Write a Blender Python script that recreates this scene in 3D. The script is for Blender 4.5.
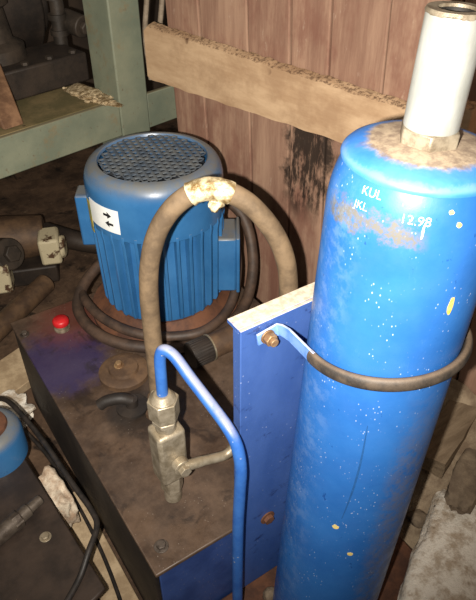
import bpy, bmesh, math, random
from mathutils import Vector, Matrix, noise

# ------------------------------------------------------------------ clear
for o in list(bpy.data.objects):
    bpy.data.objects.remove(o)
SC = bpy.context.scene
COL = SC.collection
V = Vector
PI = math.pi
rad = math.radians

# ------------------------------------------------------------------ camera, world, lamps, exposure
PITCH, YAW = rad(38.5), rad(56.4)
FWD = V((math.cos(YAW) * math.cos(PITCH), math.sin(YAW) * math.cos(PITCH), -math.sin(PITCH)))
RGT = V((math.sin(YAW), -math.cos(YAW), 0))
UPV = RGT.cross(FWD)
CAM = V((-0.155, -0.455, 0.89))
cd = bpy.data.cameras.new('camera')
cam = bpy.data.objects.new('camera', cd)
COL.objects.link(cam)
m3 = Matrix((RGT, UPV, -FWD)).transposed()
cam.matrix_world = Matrix.Translation(CAM) @ m3.to_4x4()
cd.sensor_fit = 'VERTICAL'
cd.sensor_height = 24.0
cd.lens = 24.8
cd.clip_start = 0.01
SC.camera = cam

W = bpy.data.worlds.new('world')
SC.world = W
W.use_nodes = True
W.node_tree.nodes['Background'].inputs[0].default_value = (1.0, 0.86, 0.70, 1)
W.node_tree.nodes['Background'].inputs[1].default_value = 0.16

def lamp(name, loc, power, size, color=(1, 1, 1), target=None, spot=None, blend=0.6):
    ld = bpy.data.lights.new(name, 'SPOT' if spot else 'POINT')
    ld.energy = power
    ld.shadow_soft_size = size
    ld.color = color
    if spot:
        ld.spot_size = rad(spot)
        ld.spot_blend = blend
    lo = bpy.data.objects.new(name, ld)
    lo.location = loc
    if target is not None:
        lo.rotation_euler = (V(target) - V(loc)).to_track_quat('-Z', 'Y').to_euler()
    COL.objects.link(lo)
    return lo

# the hand held light beside the lens, and a weak workshop bulb on the left
lamp('flash_light', CAM - RGT * 0.042 - UPV * 0.014, 112, 0.006, (1, 0.93, 0.83),
     target=CAM + FWD * 1.0 - RGT * 0.12 + UPV * 0.19, spot=96, blend=1.0)
lamp('workshop_bulb', (-0.95, 0.36, 1.12), 4.5, 0.02, (1, 0.90, 0.76))

SC.view_settings.view_transform = 'Standard'
SC.view_settings.look = 'None'
SC.view_settings.gamma = 1
SC.view_settings.use_curve_mapping = False
SC.view_settings.exposure = 0.0

# ------------------------------------------------------------------ materials
def srgb(c):
    return tuple((x / 255 / 12.92) if x / 255 <= 0.04045 else ((x / 255 + 0.055) / 1.055) ** 2.4 for x in c) + (1,)

class NT:
    """tiny node helper"""
    def __init__(s, name):
        s.m = bpy.data.materials.new(name)
        s.m.use_nodes = True
        s.t = s.m.node_tree
        s.b = s.t.nodes['Principled BSDF']
        s.tc = s.t.nodes.new('ShaderNodeTexCoord')
        s.co = s.tc.outputs['Object']
    def link(s, a, b): s.t.links.new(a, b)
    def noise(s, scale, detail=5, rough=0.6, co=None, stretch=None, dist=0.0):
        n = s.t.nodes.new('ShaderNodeTexNoise')
        n.inputs['Scale'].default_value = scale
        n.inputs['Detail'].default_value = detail
        n.inputs['Roughness'].default_value = rough
        n.inputs['Distortion'].default_value = dist
        co = co or s.co
        if stretch:
            mp = s.t.nodes.new('ShaderNodeMapping')
            mp.inputs['Scale'].default_value = stretch
            s.link(co, mp.inputs['Vector']); co = mp.outputs['Vector']
        s.link(co, n.inputs['Vector'])
        return n.outputs['Fac']
    def voro(s, scale, stretch=None):
        n = s.t.nodes.new('ShaderNodeTexVoronoi')
        n.inputs['Scale'].default_value = scale
        co = s.co
        if stretch:
            mp = s.t.nodes.new('ShaderNodeMapping')
            mp.inputs['Scale'].default_value = stretch
            s.link(co, mp.inputs['Vector']); co = mp.outputs['Vector']
        s.link(co, n.inputs['Vector'])
        return n.outputs['Distance']
    def ramp(s, x, lo, hi, a=0.0, b=1.0):
        n = s.t.nodes.new('ShaderNodeMapRange')
        n.interpolation_type = 'SMOOTHSTEP'
        n.inputs['From Min'].default_value = lo
        n.inputs['From Max'].default_value = hi
        n.inputs['To Min'].default_value = a
        n.inputs['To Max'].default_value = b
        s.link(x, n.inputs['Value'])
        return n.outputs['Result']
    def math(s, op, a, b=None):
        n = s.t.nodes.new('ShaderNodeMath'); n.operation = op
        for i, x in enumerate((a, b)):
            if x is None: continue
            if isinstance(x, (int, float)): n.inputs[i].default_value = x
            else: s.link(x, n.inputs[i])
        return n.outputs[0]
    def mul(s, a, b): return s.math('MULTIPLY', a, b)
    def mix(s, fac, a, b):
        n = s.t.nodes.new('ShaderNodeMixRGB')
        if isinstance(fac, (int, float)): n.inputs[0].default_value = fac
        else: s.link(fac, n.inputs[0])
        for i, x in ((1, a), (2, b)):
            if isinstance(x, tuple): n.inputs[i].default_value = x if len(x) == 4 and max(x) <= 1 and isinstance(x[0], float) else srgb(x)
            else: s.link(x, n.inputs[i])
        return n.outputs[0]
    def xyz(s):
        n = s.t.nodes.new('ShaderNodeSeparateXYZ'); s.link(s.co, n.inputs[0]); return n.outputs
    def up(s):
        g = s.t.nodes.new('ShaderNodeNewGeometry')
        n = s.t.nodes.new('ShaderNodeSeparateXYZ'); s.link(g.outputs['Normal'], n.inputs[0]); return n.outputs[2]
    def bump(s, h, strength=0.3, dist=0.002):
        n = s.t.nodes.new('ShaderNodeBump')
        n.inputs['Strength'].default_value = strength
        n.inputs['Distance'].default_value = dist
        s.link(h, n.inputs['Height']); s.link(n.outputs[0], s.b.inputs['Normal'])
    def done(s, col, rough=0.6, metal=0.0, spec=0.5):
        if isinstance(col, tuple): s.b.inputs['Base Color'].default_value = srgb(col)
        else: s.link(col, s.b.inputs['Base Color'])
        if isinstance(rough, (int, float)): s.b.inputs['Roughness'].default_value = rough
        else: s.link(rough, s.b.inputs['Roughness'])
        if isinstance(metal, (int, float)): s.b.inputs['Metallic'].default_value = metal
        else: s.link(metal, s.b.inputs['Metallic'])
        s.b.inputs['Specular IOR Level'].default_value = spec
        return s.m

def simple(name, a, b, scale=30, rough=0.6, metal=0.0, bump=0.25, lo=0.35, hi=0.65, dust=None, dust_amt=0.8,
           specks=None, speck_scale=140, speck_r=0.16, spec=0.5, stretch=None, bdist=0.002):
    n = NT(name)
    c = n.mix(n.ramp(n.noise(scale, 6, 0.65, stretch=stretch), lo, hi), a, b)
    if specks:
        v = n.ramp(n.voro(speck_scale), speck_r, speck_r * 0.6)
        v = n.mul(v, n.ramp(n.noise(14, 2), 0.5, 0.6))
        c = n.mix(v, c, specks)
    if dust:
        d = n.mul(n.ramp(n.up(), 0.45, 0.95), n.ramp(n.noise(38, 6, 0.7), 0.30, 0.55, 0.35, dust_amt))
        c = n.mix(d, c, dust)
    if bump: n.bump(n.noise(scale * 3.5, 5, 0.7, stretch=stretch), bump, bdist)
    return n.done(c, rough, metal, spec)

# blue painted gas cylinder
def mat_cylinder():
    n = NT('cylinder_blue_paint')
    c = n.mix(n.ramp(n.noise(9, 5), 0.3, 0.7), (34, 88, 158), (44, 102, 172))
    scuff = n.mul(n.ramp(n.noise(60, 6, 0.75, stretch=(1, 1, 0.35)), 0.60, 0.76), 0.22)
    c = n.mix(scuff, c, (92, 140, 205))
    dark = n.mul(n.ramp(n.noise(120, 4, 0.7, stretch=(1, 1, 0.5)), 0.66, 0.74), 0.7)
    c = n.mix(dark, c, (8, 44, 110))
    sp = n.mul(n.ramp(n.voro(240, (1, 1, 0.6)), 0.22, 0.06), n.ramp(n.noise(24, 4, 0.7), 0.50, 0.62))
    c = n.mix(n.mul(sp, 0.6), c, (205, 215, 230))
    x, y, z = n.xyz()
    # brown grime band below the painted letters, on the left front
    zz = n.math('ADD', z, n.math('MULTIPLY', n.math('SUBTRACT', n.noise(45, 5, 0.7), 0.5), 0.05))
    band = n.mul(n.ramp(zz, 0.786, 0.794), n.ramp(zz, 0.814, 0.806))
    az = n.math('ADD', n.mul(x, math.cos(rad(-168))), n.mul(y, math.sin(rad(-168))))
    band = n.mul(band, n.ramp(az, 0.062, 0.072))
    band = n.mul(band, n.ramp(n.noise(110, 6, 0.8), 0.32, 0.56))
    c = n.mix(n.mul(band, 0.9), c, (98, 92, 72))
    # worn lower right flank, with light falloff towards the edge painted in grey
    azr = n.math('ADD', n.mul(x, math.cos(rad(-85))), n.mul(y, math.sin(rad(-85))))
    wear_falloff = n.mul(n.mul(n.ramp(azr, 0.070, 0.083), n.ramp(z, 0.66, 0.45)), n.ramp(n.noise(80, 6, 0.75), 0.34, 0.6))
    c = n.mix(n.mul(wear_falloff, 0.6), c, (96, 96, 104))
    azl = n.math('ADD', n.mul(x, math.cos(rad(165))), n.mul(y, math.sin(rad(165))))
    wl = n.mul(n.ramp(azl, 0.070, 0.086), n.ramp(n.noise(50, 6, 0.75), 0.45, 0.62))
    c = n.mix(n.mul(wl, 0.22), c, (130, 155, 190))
    n.bump(n.noise(170, 4, 0.6), 0.12, 0.001)
    return n.done(c, n.ramp(n.noise(40, 5), 0.3, 0.7, 0.32, 0.52), 0.0, 0.5)

def mat_shoulder():
    n = NT('shoulder_dusty_blue_paint')
    c = n.mix(n.ramp(n.noise(18, 5), 0.3, 0.7), (40, 106, 184), (72, 128, 194))
    x, y, z = n.xyz()
    r = n.math('SQRT', n.math('ADD', n.mul(x, x), n.mul(y, y)))
    rr = n.math('ADD', r, n.mul(n.math('SUBTRACT', n.noise(60, 6, 0.7), 0.5), 0.020))
    c = n.mix(n.mul(n.ramp(rr, 0.060, 0.050), 0.93), c, n.mix(n.ramp(n.noise(90, 5, 0.7), 0.35, 0.65), (132, 112, 86), (176, 156, 126)))
    gr = n.mul(n.ramp(n.noise(28, 5, 0.7), 0.60, 0.68), n.ramp(r, 0.075, 0.045))
    c = n.mix(n.mul(gr, 0.7), c, (110, 92, 66))
    edge = n.mul(n.ramp(rr, 0.070, 0.075), n.ramp(z, 0.838, 0.842))
    c = n.mix(n.mul(edge, 0.25), c, (140, 160, 190))
    n.bump(n.noise(160, 5, 0.7), 0.2, 0.001)
    return n.done(c, 0.5)

def mat_panel():
    n = NT('panel_blue_paint')
    c = n.mix(n.ramp(n.noise(16, 5, stretch=(1, 1, 0.5)), 0.3, 0.7), (46, 74, 132), (58, 86, 144))
    sm = n.ramp(n.noise(26, 6, 0.75, stretch=(0.6, 1, 1.2)), 0.58, 0.68)
    c = n.mix(n.mul(sm, 0.75), c, (22, 32, 74))
    sp = n.mul(n.ramp(n.voro(100), 0.14, 0.08), n.ramp(n.noise(20, 3), 0.5, 0.58))
    c = n.mix(n.mul(sp, 0.5), c, (150, 160, 190))
    d = n.mul(n.ramp(n.up(), 0.5, 0.9), n.ramp(n.noise(60, 6, 0.7), 0.24, 0.45, 0.3, 0.90))
    c = n.mix(d, c, n.mix(n.ramp(n.noise(110, 5), 0.4, 0.6), (178, 160, 136), (200, 186, 164)))
    n.bump(n.noise(140, 5, 0.7), 0.2, 0.001)
    return n.done(c, 0.45)

def mat_lid():
    n = NT('oily_tank_lid')
    c = n.mix(n.ramp(n.noise(11, 7, 0.7), 0.34, 0.66), (58, 44, 34), (92, 74, 60))
    x, y, z = n.xyz()
    # a patch where the bluish paint still shows, at the left edge
    dx = n.math('ADD', x, 0.195); dy = n.math('SUBTRACT', y, 0.16)
    r2 = n.math('SQRT', n.math('ADD', n.mul(dx, dx), n.mul(n.mul(dy, dy), 0.8)))
    r2 = n.math('ADD', r2, n.mul(n.math('SUBTRACT', n.noise(24, 6, 0.7), 0.5), 0.09))
    c = n.mix(n.mul(n.ramp(r2, 0.110, 0.060), 0.85), c, (46, 38, 76))
    # rusty red stain around the red cap and under the motor
    dx2 = n.math('ADD', x, 0.14); dy2 = n.math('SUBTRACT', y, 0.27)
    r3 = n.math('ADD', n.math('SQRT', n.math('ADD', n.mul(dx2, dx2), n.mul(dy2, dy2))), n.mul(n.math('SUBTRACT', n.noise(30, 6, 0.7), 0.5), 0.08))
    c = n.mix(n.mul(n.ramp(r3, 0.11, 0.04), 0.6), c, (98, 48, 40))
    oil = n.ramp(n.noise(15, 5, 0.65, dist=0.6), 0.55, 0.66)
    c = n.mix(n.mul(oil, 0.6), c, (30, 22, 18))
    # black oil spilled around the pipe elbow
    dx3 = n.math('ADD', x, 0.135); dy3 = n.math('ADD', y, 0.045)
    r4 = n.math('ADD', n.math('SQRT', n.math('ADD', n.mul(dx3, dx3), n.mul(dy3, dy3))), n.mul(n.math('SUBTRACT', n.noise(28, 6, 0.7), 0.5), 0.07))
    c = n.mix(n.mul(n.ramp(r4, 0.085, 0.035), 0.8), c, (20, 16, 14))
    sp = n.mul(n.ramp(n.voro(150), 0.13, 0.07), n.ramp(n.noise(18, 3), 0.5, 0.6))
    c = n.mix(n.mul(sp, 0.6), c, (150, 140, 130))
    n.bump(n.noise(120, 6, 0.7), 0.3, 0.0015)
    return n.done(c, n.ramp(n.noise(13, 5), 0.35, 0.65, 0.42, 0.75))

def mat_motor():
    n = NT('motor_blue_enamel')
    c = n.mix(n.ramp(n.noise(12, 5), 0.3, 0.7), (42, 92, 140), (54, 106, 154))
    c = n.mix(n.mul(n.ramp(n.noise(55, 6, 0.75), 0.62, 0.72), 0.5), c, (14, 46, 84))
    d = n.mul(n.ramp(n.up(), 0.12, 0.75), n.ramp(n.noise(26, 5, 0.7), 0.25, 0.6, 0.5, 0.95))
    c = n.mix(d, c, (104, 104, 100))
    n.bump(n.noise(150, 4, 0.6), 0.08, 0.001)
    return n.done(c, n.ramp(d, 0.05, 0.9, 0.24, 0.50), 0.0, 0.5)

def mat_wood_wall():
    n = NT('weathered_wood_boards')
    g = n.noise(26, 7, 0.7, stretch=(1, 1, 0.09))
    c = n.mix(n.ramp(g, 0.32, 0.68), (132, 100, 84), (168, 136, 114))
    c = n.mix(n.mul(n.ramp(n.noise(9, 5, 0.7, stretch=(1, 1, 0.5)), 0.46, 0.66), 0.6), c, (120, 78, 66))
    c = n.mix(n.mul(n.ramp(n.noise(40, 6, 0.75, stretch=(1, 1, 0.4)), 0.60, 0.72), 0.5), c, (190, 168, 148))
    x, y, z = n.xyz()
    zs = n.math('ADD', z, n.mul(n.math('SUBTRACT', n.noise(9, 4, stretch=(1, 1, 0.3)), 0.5), 0.25))
    ys = n.math('ADD', y, n.mul(n.math('SUBTRACT', n.noise(22, 5, 0.7), 0.5), 0.14))
    # black damp stain under the plank
    st = n.mul(n.mul(n.ramp(ys, 0.560, 0.520), n.ramp(ys, 0.40, 0.44)), n.mul(n.ramp(zs, 0.14, 0.24), n.ramp(zs, 0.46, 0.40)))
    st = n.mul(st, n.ramp(n.noise(30, 6, 0.75, stretch=(1, 1, 0.25)), 0.36, 0.50))
    c = n.mix(n.mul(st, 0.92), c, (26, 21, 18))
    n.bump(n.noise(60, 6, 0.75, stretch=(1, 1, 0.12)), 0.5, 0.002)
    return n.done(c, 0.8, 0, 0.25)

def mat_plank():
    n = NT('raw_plank_wood')
    g = n.noise(28, 7, 0.7, stretch=(1, 0.10, 1))
    c = n.mix(n.ramp(g, 0.3, 0.7), (176, 144, 112), (204, 174, 140))
    c = n.mix(n.mul(n.ramp(n.noise(7, 5, 0.7), 0.45, 0.65), 0.5), c, (150, 118, 90))
    k = n.mul(n.ramp(n.voro(15), 0.16, 0.10), n.ramp(n.noise(9, 2), 0.52, 0.58))
    c = n.mix(n.mul(k, 0.7), c, (92, 66, 48))
    rag = n.mul(n.ramp(n.up(), 0.5, 0.9), n.ramp(n.noise(120, 4, 0.8), 0.45, 0.6))
    c = n.mix(n.mul(rag, 0.8), c, (86, 64, 48))
    n.bump(n.noise(70, 6, 0.75, stretch=(1, 0.2, 1)), 0.4, 0.002)
    return n.done(c, 0.8, 0, 0.25)

def mat_floor():
    n = NT('oily_dirt_floor')
    c = n.mix(n.ramp(n.noise(7, 7, 0.7), 0.35, 0.65), (60, 46, 36), (104, 82, 64))
    c = n.mix(n.mul(n.ramp(n.noise(4.5, 5, 0.7, dist=0.5), 0.54, 0.62), 0.85), c, (22, 17, 14))
    c = n.mix(n.mul(n.ramp(n.noise(45, 6, 0.75), 0.58, 0.70), 0.4), c, (150, 126, 102))
    n.bump(n.noise(60, 7, 0.75), 0.6, 0.006)
    return n.done(c, 0.8, 0, 0.3)

M = {}
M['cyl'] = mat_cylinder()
M['shoulder'] = mat_shoulder()
M['panel'] = mat_panel()
M['lid'] = mat_lid()
M['motor'] = mat_motor()
M['boards'] = mat_wood_wall()
M['plank'] = mat_plank()
M['floor'] = mat_floor()
M['zinc'] = simple('pale_zinc_plated_steel', (180, 182, 178), (148, 150, 144), 14, 0.42, 0.25, 0.15, specks=(120, 100, 70), speck_scale=70, stretch=(1, 1, 0.4))
M['zinc_rim'] = simple('worn_steel_rim', (150, 140, 122), (104, 92, 76), 60, 0.45, 0.4, 0.3)
M['dark_hole'] = simple('black_hollow_steel', (26, 24, 22), (40, 36, 32), 60, 0.7)
M['rubber'] = simple('dusty_black_rubber', (40, 36, 33), (74, 64, 54), 40, 0.62, 0, 0.3, dust=(120, 102, 84), dust_amt=0.6)
M['hose'] = simple('dusty_hydraulic_hose_rubber', (92, 76, 58), (124, 104, 80), 26, 0.75, 0, 0.35, dust=(150, 126, 98), dust_amt=0.6)
M['cable'] = simple('oily_black_hose_rubber', (52, 40, 33), (78, 60, 48), 26, 0.6, 0, 0.3)
M['black_cable'] = simple('black_cable_sheath', (28, 26, 25), (50, 44, 40), 40, 0.5, 0, 0.2)
M['tape'] = simple('shiny_gold_wrap', (250, 236, 196), (138, 112, 70), 70, 0.28, 0.3, 0.6, bdist=0.004)
M['steel'] = simple('greasy_bare_steel', (166, 156, 138), (126, 116, 98), 45, 0.42, 0.45, 0.25, dust=(150, 134, 108), dust_amt=0.5)
M['rod'] = simple('dull_grey_steel_rod', (70, 60, 52), (100, 90, 80), 40, 0.5, 0.4, 0.25)
M['bluepipe'] = simple('chipped_blue_pipe_paint', (40, 86, 158), (52, 100, 170), 30, 0.42, 0, 0.2, specks=(150, 160, 176), speck_scale=90, dust=(150, 150, 160), dust_amt=0.75)
M['strap'] = simple('blue_strap_paint', (70, 112, 186), (110, 144, 200), 40, 0.45, 0, 0.2, dust=(190, 190, 196), dust_amt=0.7)
M['bolt'] = simple('rusty_bolt_steel', (150, 122, 88), (116, 86, 60), 70, 0.5, 0.4, 0.3)
M['bolt_dark'] = simple('dark_bolt_steel', (96, 86, 78), (60, 52, 46), 70, 0.45, 0.4, 0.3)
M['tank_blue'] = simple('tank_blue_paint', (38, 60, 112), (52, 76, 132), 14, 0.5, 0, 0.2, specks=(110, 110, 130), speck_scale=120)
M['tank_dark'] = simple('shaded_black_tank_side', (30, 25, 22), (48, 40, 34), 18, 0.6, 0, 0.3)  # tank side's deep shade put into the colour; other dark parts share it
M['rustbrown'] = simple('rusty_brown_cast_iron', (70, 44, 32), (104, 66, 44), 24, 0.75, 0, 0.4)
M['brown'] = simple('grimy_brown_steel', (74, 56, 42), (104, 80, 58), 24, 0.65, 0.1, 0.35)
M['grille'] = simple('dusty_blue_grey_grille', (62, 74, 88), (92, 96, 98), 40, 0.6, 0, 0.2)
M['fan'] = simple('dark_cooling_fan', (14, 18, 26), (22, 26, 32), 30, 0.6)
def mat_green():
    n = NT('worn_green_frame_paint')
    c = n.mix(n.ramp(n.noise(9, 5), 0.3, 0.7), (108, 116, 100), (130, 134, 114))
    c = n.mix(n.mul(n.ramp(n.noise(16, 6, 0.75), 0.52, 0.68), 0.65), c, (128, 112, 82))
    c = n.mix(n.mul(n.ramp(n.noise(70, 5, 0.7), 0.62, 0.70), 0.6), c, (92, 68, 46))
    c = n.mix(n.mul(n.ramp(n.up(), 0.5, 0.9), 0.6), c, (120, 104, 76))
    n.bump(n.noise(60, 5, 0.7), 0.25, 0.002)
    return n.done(c, 0.55)
M['green'] = mat_green()
M['lid_dark'] = simple('darkened_oily_unit_lid', (40, 32, 27), (62, 50, 42), 13, 0.5, 0, 0.3)  # dark oily lid, colour lowered further to stand in for weaker lamp light
M['green_tray'] = simple('dirty_green_tray', (96, 88, 58), (128, 112, 78), 14, 0.65, 0, 0.4, specks=(60, 46, 32), speck_scale=30)
M['machine'] = simple('grimy_dark_machine_iron', (34, 28, 24), (56, 46, 38), 12, 0.6, 0.1, 0.4)
M['machine2'] = simple('greyer_greasy_machine_iron', (44, 38, 32), (68, 58, 49), 16, 0.6, 0.1, 0.4)
M['rust'] = simple('rusted_iron_strap', (96, 68, 48), (140, 106, 78), 22, 0.75, 0, 0.5)
M['red'] = simple('red_plastic_cap', (196, 32, 36), (160, 26, 30), 40, 0.4, 0, 0.15)
M['white'] = simple('white_sticker', (238, 240, 238), (226, 230, 228), 30, 0.5, 0, 0)
M['black'] = simple('black_ink', (22, 22, 24), (28, 28, 30), 30, 0.6, 0, 0)
M['yellow'] = simple('yellow_sticker', (178, 160, 60), (120, 128, 80), 50, 0.5, 0, 0)
M['chip'] = simple('yellow_paint_chip', (222, 182, 60), (214, 196, 130), 90, 0.6, 0, 0.2)
M['chalk'] = simple('pale_painted_letters', (176, 206, 236), (226, 236, 244), 90, 0.6, 0, 0)
M['scratch'] = simple('dark_scratch', (26, 74, 128), (30, 82, 140), 90, 0.6, 0, 0)
M['whiterust'] = simple('chipped_white_paint_on_rust', (196, 184, 152), (84, 60, 42), 28, 0.6, 0, 0.4, lo=0.52, hi=0.60)
M['concrete'] = simple('dusty_pale_concrete', (186, 168, 146), (242, 234, 220), 40, 0.9, 0, 0.7, specks=(84, 70, 58), speck_scale=60, lo=0.34, hi=0.60, spec=0.2, bdist=0.005)
M['concrete2'] = simple('dirty_grey_concrete', (104, 90, 76), (140, 124, 104), 18, 0.9, 0, 0.6, specks=(60, 50, 42), speck_scale=50, spec=0.2, bdist=0.005)
M['rubble'] = simple('brown_rubble_dirt', (118, 100, 82), (164, 146, 122), 20, 0.9, 0, 0.7, spec=0.2, bdist=0.008)
M['brick'] = simple('whitewashed_brick', (232, 218, 196), (176, 150, 126), 34, 0.9, 0, 0.5, spec=0.2, specks=(120, 80, 60), speck_scale=60, bdist=0.004)
M['timber'] = simple('old_grey_timber', (140, 122, 100), (104, 88, 70), 30, 0.85, 0, 0.6, stretch=(0.15, 1, 1), spec=0.2, bdist=0.004)
M['paleplank'] = simple('pale_dusty_board', (196, 174, 142), (158, 136, 108), 24, 0.85, 0, 0.5, spec=0.2)
M['dust'] = simple('sandy_sawdust_heap', (214, 194, 158), (120, 98, 66), 60, 0.9, 0, 0.8, spec=0.2, bdist=0.004)
M['wallback'] = simple('dark_sooty_wall', (52, 42, 34), (74, 60, 48), 6, 0.9, 0, 0.5)
M['cord'] = simple('pale_grey_cord', (168, 152, 132), (128, 112, 94), 40, 0.7, 0, 0.2)

# ------------------------------------------------------------------ mesh helpers
def sm_path(pts, n=8):
    P = [V(p) for p in pts]
    P = [P[0] * 2 - P[1]] + P + [P[-1] * 2 - P[-2]]
    out = []
    for i in range(1, len(P) - 2):
        a, b, c, d = P[i - 1:i + 3]
        for k in range(n):
            t = k / n
            out.append(0.5 * ((2 * b) + (c - a) * t + (2 * a - 5 * b + 4 * c - d) * t * t + (3 * b - a - 3 * c + d) * t ** 3))
    out.append(P[-2])
    return out

def wl(o):
    p = V((0, 0, 0))
    while o is not None:
        p += o.location; o = o.parent
    return p

class MB:
    def __init__(s): s.bm = bmesh.new()
    def ring_faces(s, r0, r1):
        n = len(r0)
        for i in range(n):
            s.bm.faces.new((r0[i], r0[(i + 1) % n], r1[(i + 1) % n], r1[i]))
    def box(s, c, size, rot=None):
        c = V(c); h = V(size) / 2
        R_ = rot or Matrix.Identity(3)
        vs = [s.bm.verts.new(c + R_ @ V((x * h.x, y * h.y, z * h.z))) for x in (-1, 1) for y in (-1, 1) for z in (-1, 1)]
        for f in ((0, 1, 3, 2), (4, 6, 7, 5), (0, 4, 5, 1), (2, 3, 7, 6), (0, 2, 6, 4), (1, 5, 7, 3)):
            s.bm.faces.new([vs[i] for i in f])
        return s
    def hexa(s, bot, top):
        b = [s.bm.verts.new(V(p)) for p in bot]; t = [s.bm.verts.new(V(p)) for p in top]
        s.bm.faces.new(b[::-1]); s.bm.faces.new(t); s.ring_faces(b, t)
        return s
    def tube(s, path, r, seg=14, caps=True):
        P = [V(p) for p in path]
        rr = r if isinstance(r, (list, tuple)) else [r] * len(P)
        T = [(P[min(i + 1, len(P) - 1)] - P[max(i - 1, 0)]).normalized() for i in range(len(P))]
        u = T[0].orthogonal().normalized()
        rings = []
        for i, p in enumerate(P):
            u = (u - T[i] * u.dot(T[i])).normalized(); w = T[i].cross(u)
            rings.append([s.bm.verts.new(p + (u * math.cos(2 * PI * k / seg) + w * math.sin(2 * PI * k / seg)) * rr[i]) for k in range(seg)])
        for a, b in zip(rings, rings[1:]): s.ring_faces(a, b)
        if caps:
            s.bm.faces.new(rings[0][::-1]); s.bm.faces.new(rings[-1])
        return s
    def cyl(s, p0, p1, r0, r1=None, seg=24): return s.tube([p0, p1], [r0, r0 if r1 is None else r1], seg)
    def hexnut(s, p0, p1, r): return s.tube([p0, p1], r, 6)
    def lathe(s, prof, c, seg=64, cap0=True, cap1=True):
        c = V(c); rings = []
        for (r, z) in prof:
            rings.append([s.bm.verts.new(c + V((r * math.cos(2 * PI * k / seg), r * math.sin(2 * PI * k / seg), z))) for k in range(seg)])
        for a, b in zip(rings, rings[1:]): s.ring_faces(a, b)
        if cap0: s.bm.faces.new(rings[0][::-1])
        if cap1: s.bm.faces.new(rings[-1])
        return s
    def rock(s, c, size, seed, rot=0.0, rough=0.22, sub=3, freq=1.7, blocky=0.0):
        c = V(c)
        g = bmesh.ops.create_icosphere(s.bm, subdivisions=sub, radius=1.0)
        R_ = Matrix.Rotation(rot, 3, 'Z')
        for v in g['verts']:
            d = v.co.copy()
            if blocky:
                mx = max(abs(d.x), abs(d.y), abs(d.z)); d = d.lerp(d / mx, blocky)
            k = 1 + rough * noise.noise(d * freq + V((seed * 7.3, seed * 3.1, seed))) + 0.35 * rough * noise.noise(d * freq * 3.3 + V((seed, 0, seed * 2.2)))
            d = d * k
            v.co = c + R_ @ V((d.x * size[0], d.y * size[1], d.z * size[2]))
        return s
    def build(s, name, mat, parent=None, smooth=40, bevel=0.0, seg=2, origin=None):
        bmesh.ops.recalc_face_normals(s.bm, faces=s.bm.faces[:])
        off = wl(parent) if parent else (V(origin) if origin else None)
        if off is None:
            xs = [v.co for v in s.bm.verts]
            off = V(((min(v.x for v in xs) + max(v.x for v in xs)) / 2, (min(v.y for v in xs) + max(v.y for v in xs)) / 2, min(v.z for v in xs)))
            loc = off
        else: loc = V((0, 0, 0)) if parent else off
        for v in s.bm.verts: v.co -= off
        me = bpy.data.meshes.new(name)
        s.bm.to_mesh(me); s.bm.free()
        me.materials.append(mat)
        if smooth:
            me.polygons.foreach_set('use_smooth', [True] * len(me.polygons))
            me.set_sharp_from_angle(angle=rad(smooth))
        o = bpy.data.objects.new(name, me); COL.objects.link(o)
        o.location = loc
        if parent: o.parent = parent
        if bevel:
            b = o.modifiers.new('bevel', 'BEVEL'); b.width = bevel; b.segments = seg; b.limit_method = 'ANGLE'; b.angle_limit = rad(38)
        return o

def thing(name, label, cat, loc, group=None):
    o = bpy.data.objects.new(name, None); COL.objects.link(o)
    o.empty_display_size = 0.05
    o.location = loc; o['label'] = label; o['category'] = cat
    if group: o['group'] = group
    return o
def tag(o, label, cat, group=None):
    o['label'] = label; o['category'] = cat
    if group: o['group'] = group
    return o
def struct(o): o['kind'] = 'structure'; return o

A11 = rad(11)
EX, EY = V((math.cos(A11), math.sin(A11), 0)), V((-math.sin(A11), math.cos(A11), 0))
def rm(u, v, z): return EX * u + EY * v + V((0, 0, z))       # room axes: u along the frame, v along the board wall
RROOM = Matrix.Rotation(A11, 3, 'Z')
FZ = -0.25                                                     # floor level, the tank lid is z = 0

# ------------------------------------------------------------------ setting
def grid_floor():
    b = MB(); n = 110
    x0, x1, y0, y1 = -1.6, 2.2, -1.2, 3.0
    vs = [[None] * (n + 1) for _ in range(n + 1)]
    for i in range(n + 1):
        for j in range(n + 1):
            x = x0 + (x1 - x0) * i / n; y = y0 + (y1 - y0) * j / n
            z = FZ + 0.008 * noise.noise(V((x * 5, y * 5, 0))) - 0.008
            vs[i][j] = b.bm.verts.new((x, y, z))
    for i in range(n):
        for j in range(n):
            b.bm.faces.new((vs[i][j], vs[i + 1][j], vs[i + 1][j + 1], vs[i][j + 1]))
    return struct(b.build('floor', M['floor'], None, 60))
grid_floor()

random.seed(3)
def wall_boards():
    b = MB()
    v = 0.785
    for k in range(12):
        w = [0.118, 0.150, 0.118, 0.098, 0.125, 0.130, 0.12, 0.14, 0.11, 0.13, 0.14, 0.12][k]
        a, c = v, v - w + 0.004
        du = random.uniform(-0.003, 0.003); tilt = 0.055
        zb, zt = FZ, 1.0
        def P(vv, uu, z): return rm(uu + du, vv + tilt * (z - 0.23), z)
        b.hexa([P(a, 0.728, zb), P(c, 0.728, zb), P(c, 0.752, zb), P(a, 0.752, zb)],
               [P(a, 0.728, zt), P(c, 0.728, zt), P(c, 0.752, zt), P(a, 0.752, zt)])
        v -= w
    # sheathing behind the gaps between boards
    b.box(rm(0.766, 0.05, 0.375), (0.02, 1.40, 1.25), RROOM)
    return struct(b.build('wall_right', M['boards'], None, 30, 0.003, origin=(0, 0, 1e-6)))
wall_boards()
b = MB(); b.box(rm(0.3, 1.95, 0.55), (3.6, 0.06, 1.6), RROOM)
struct(b.build('wall_back', M['wallback'], None))

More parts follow.
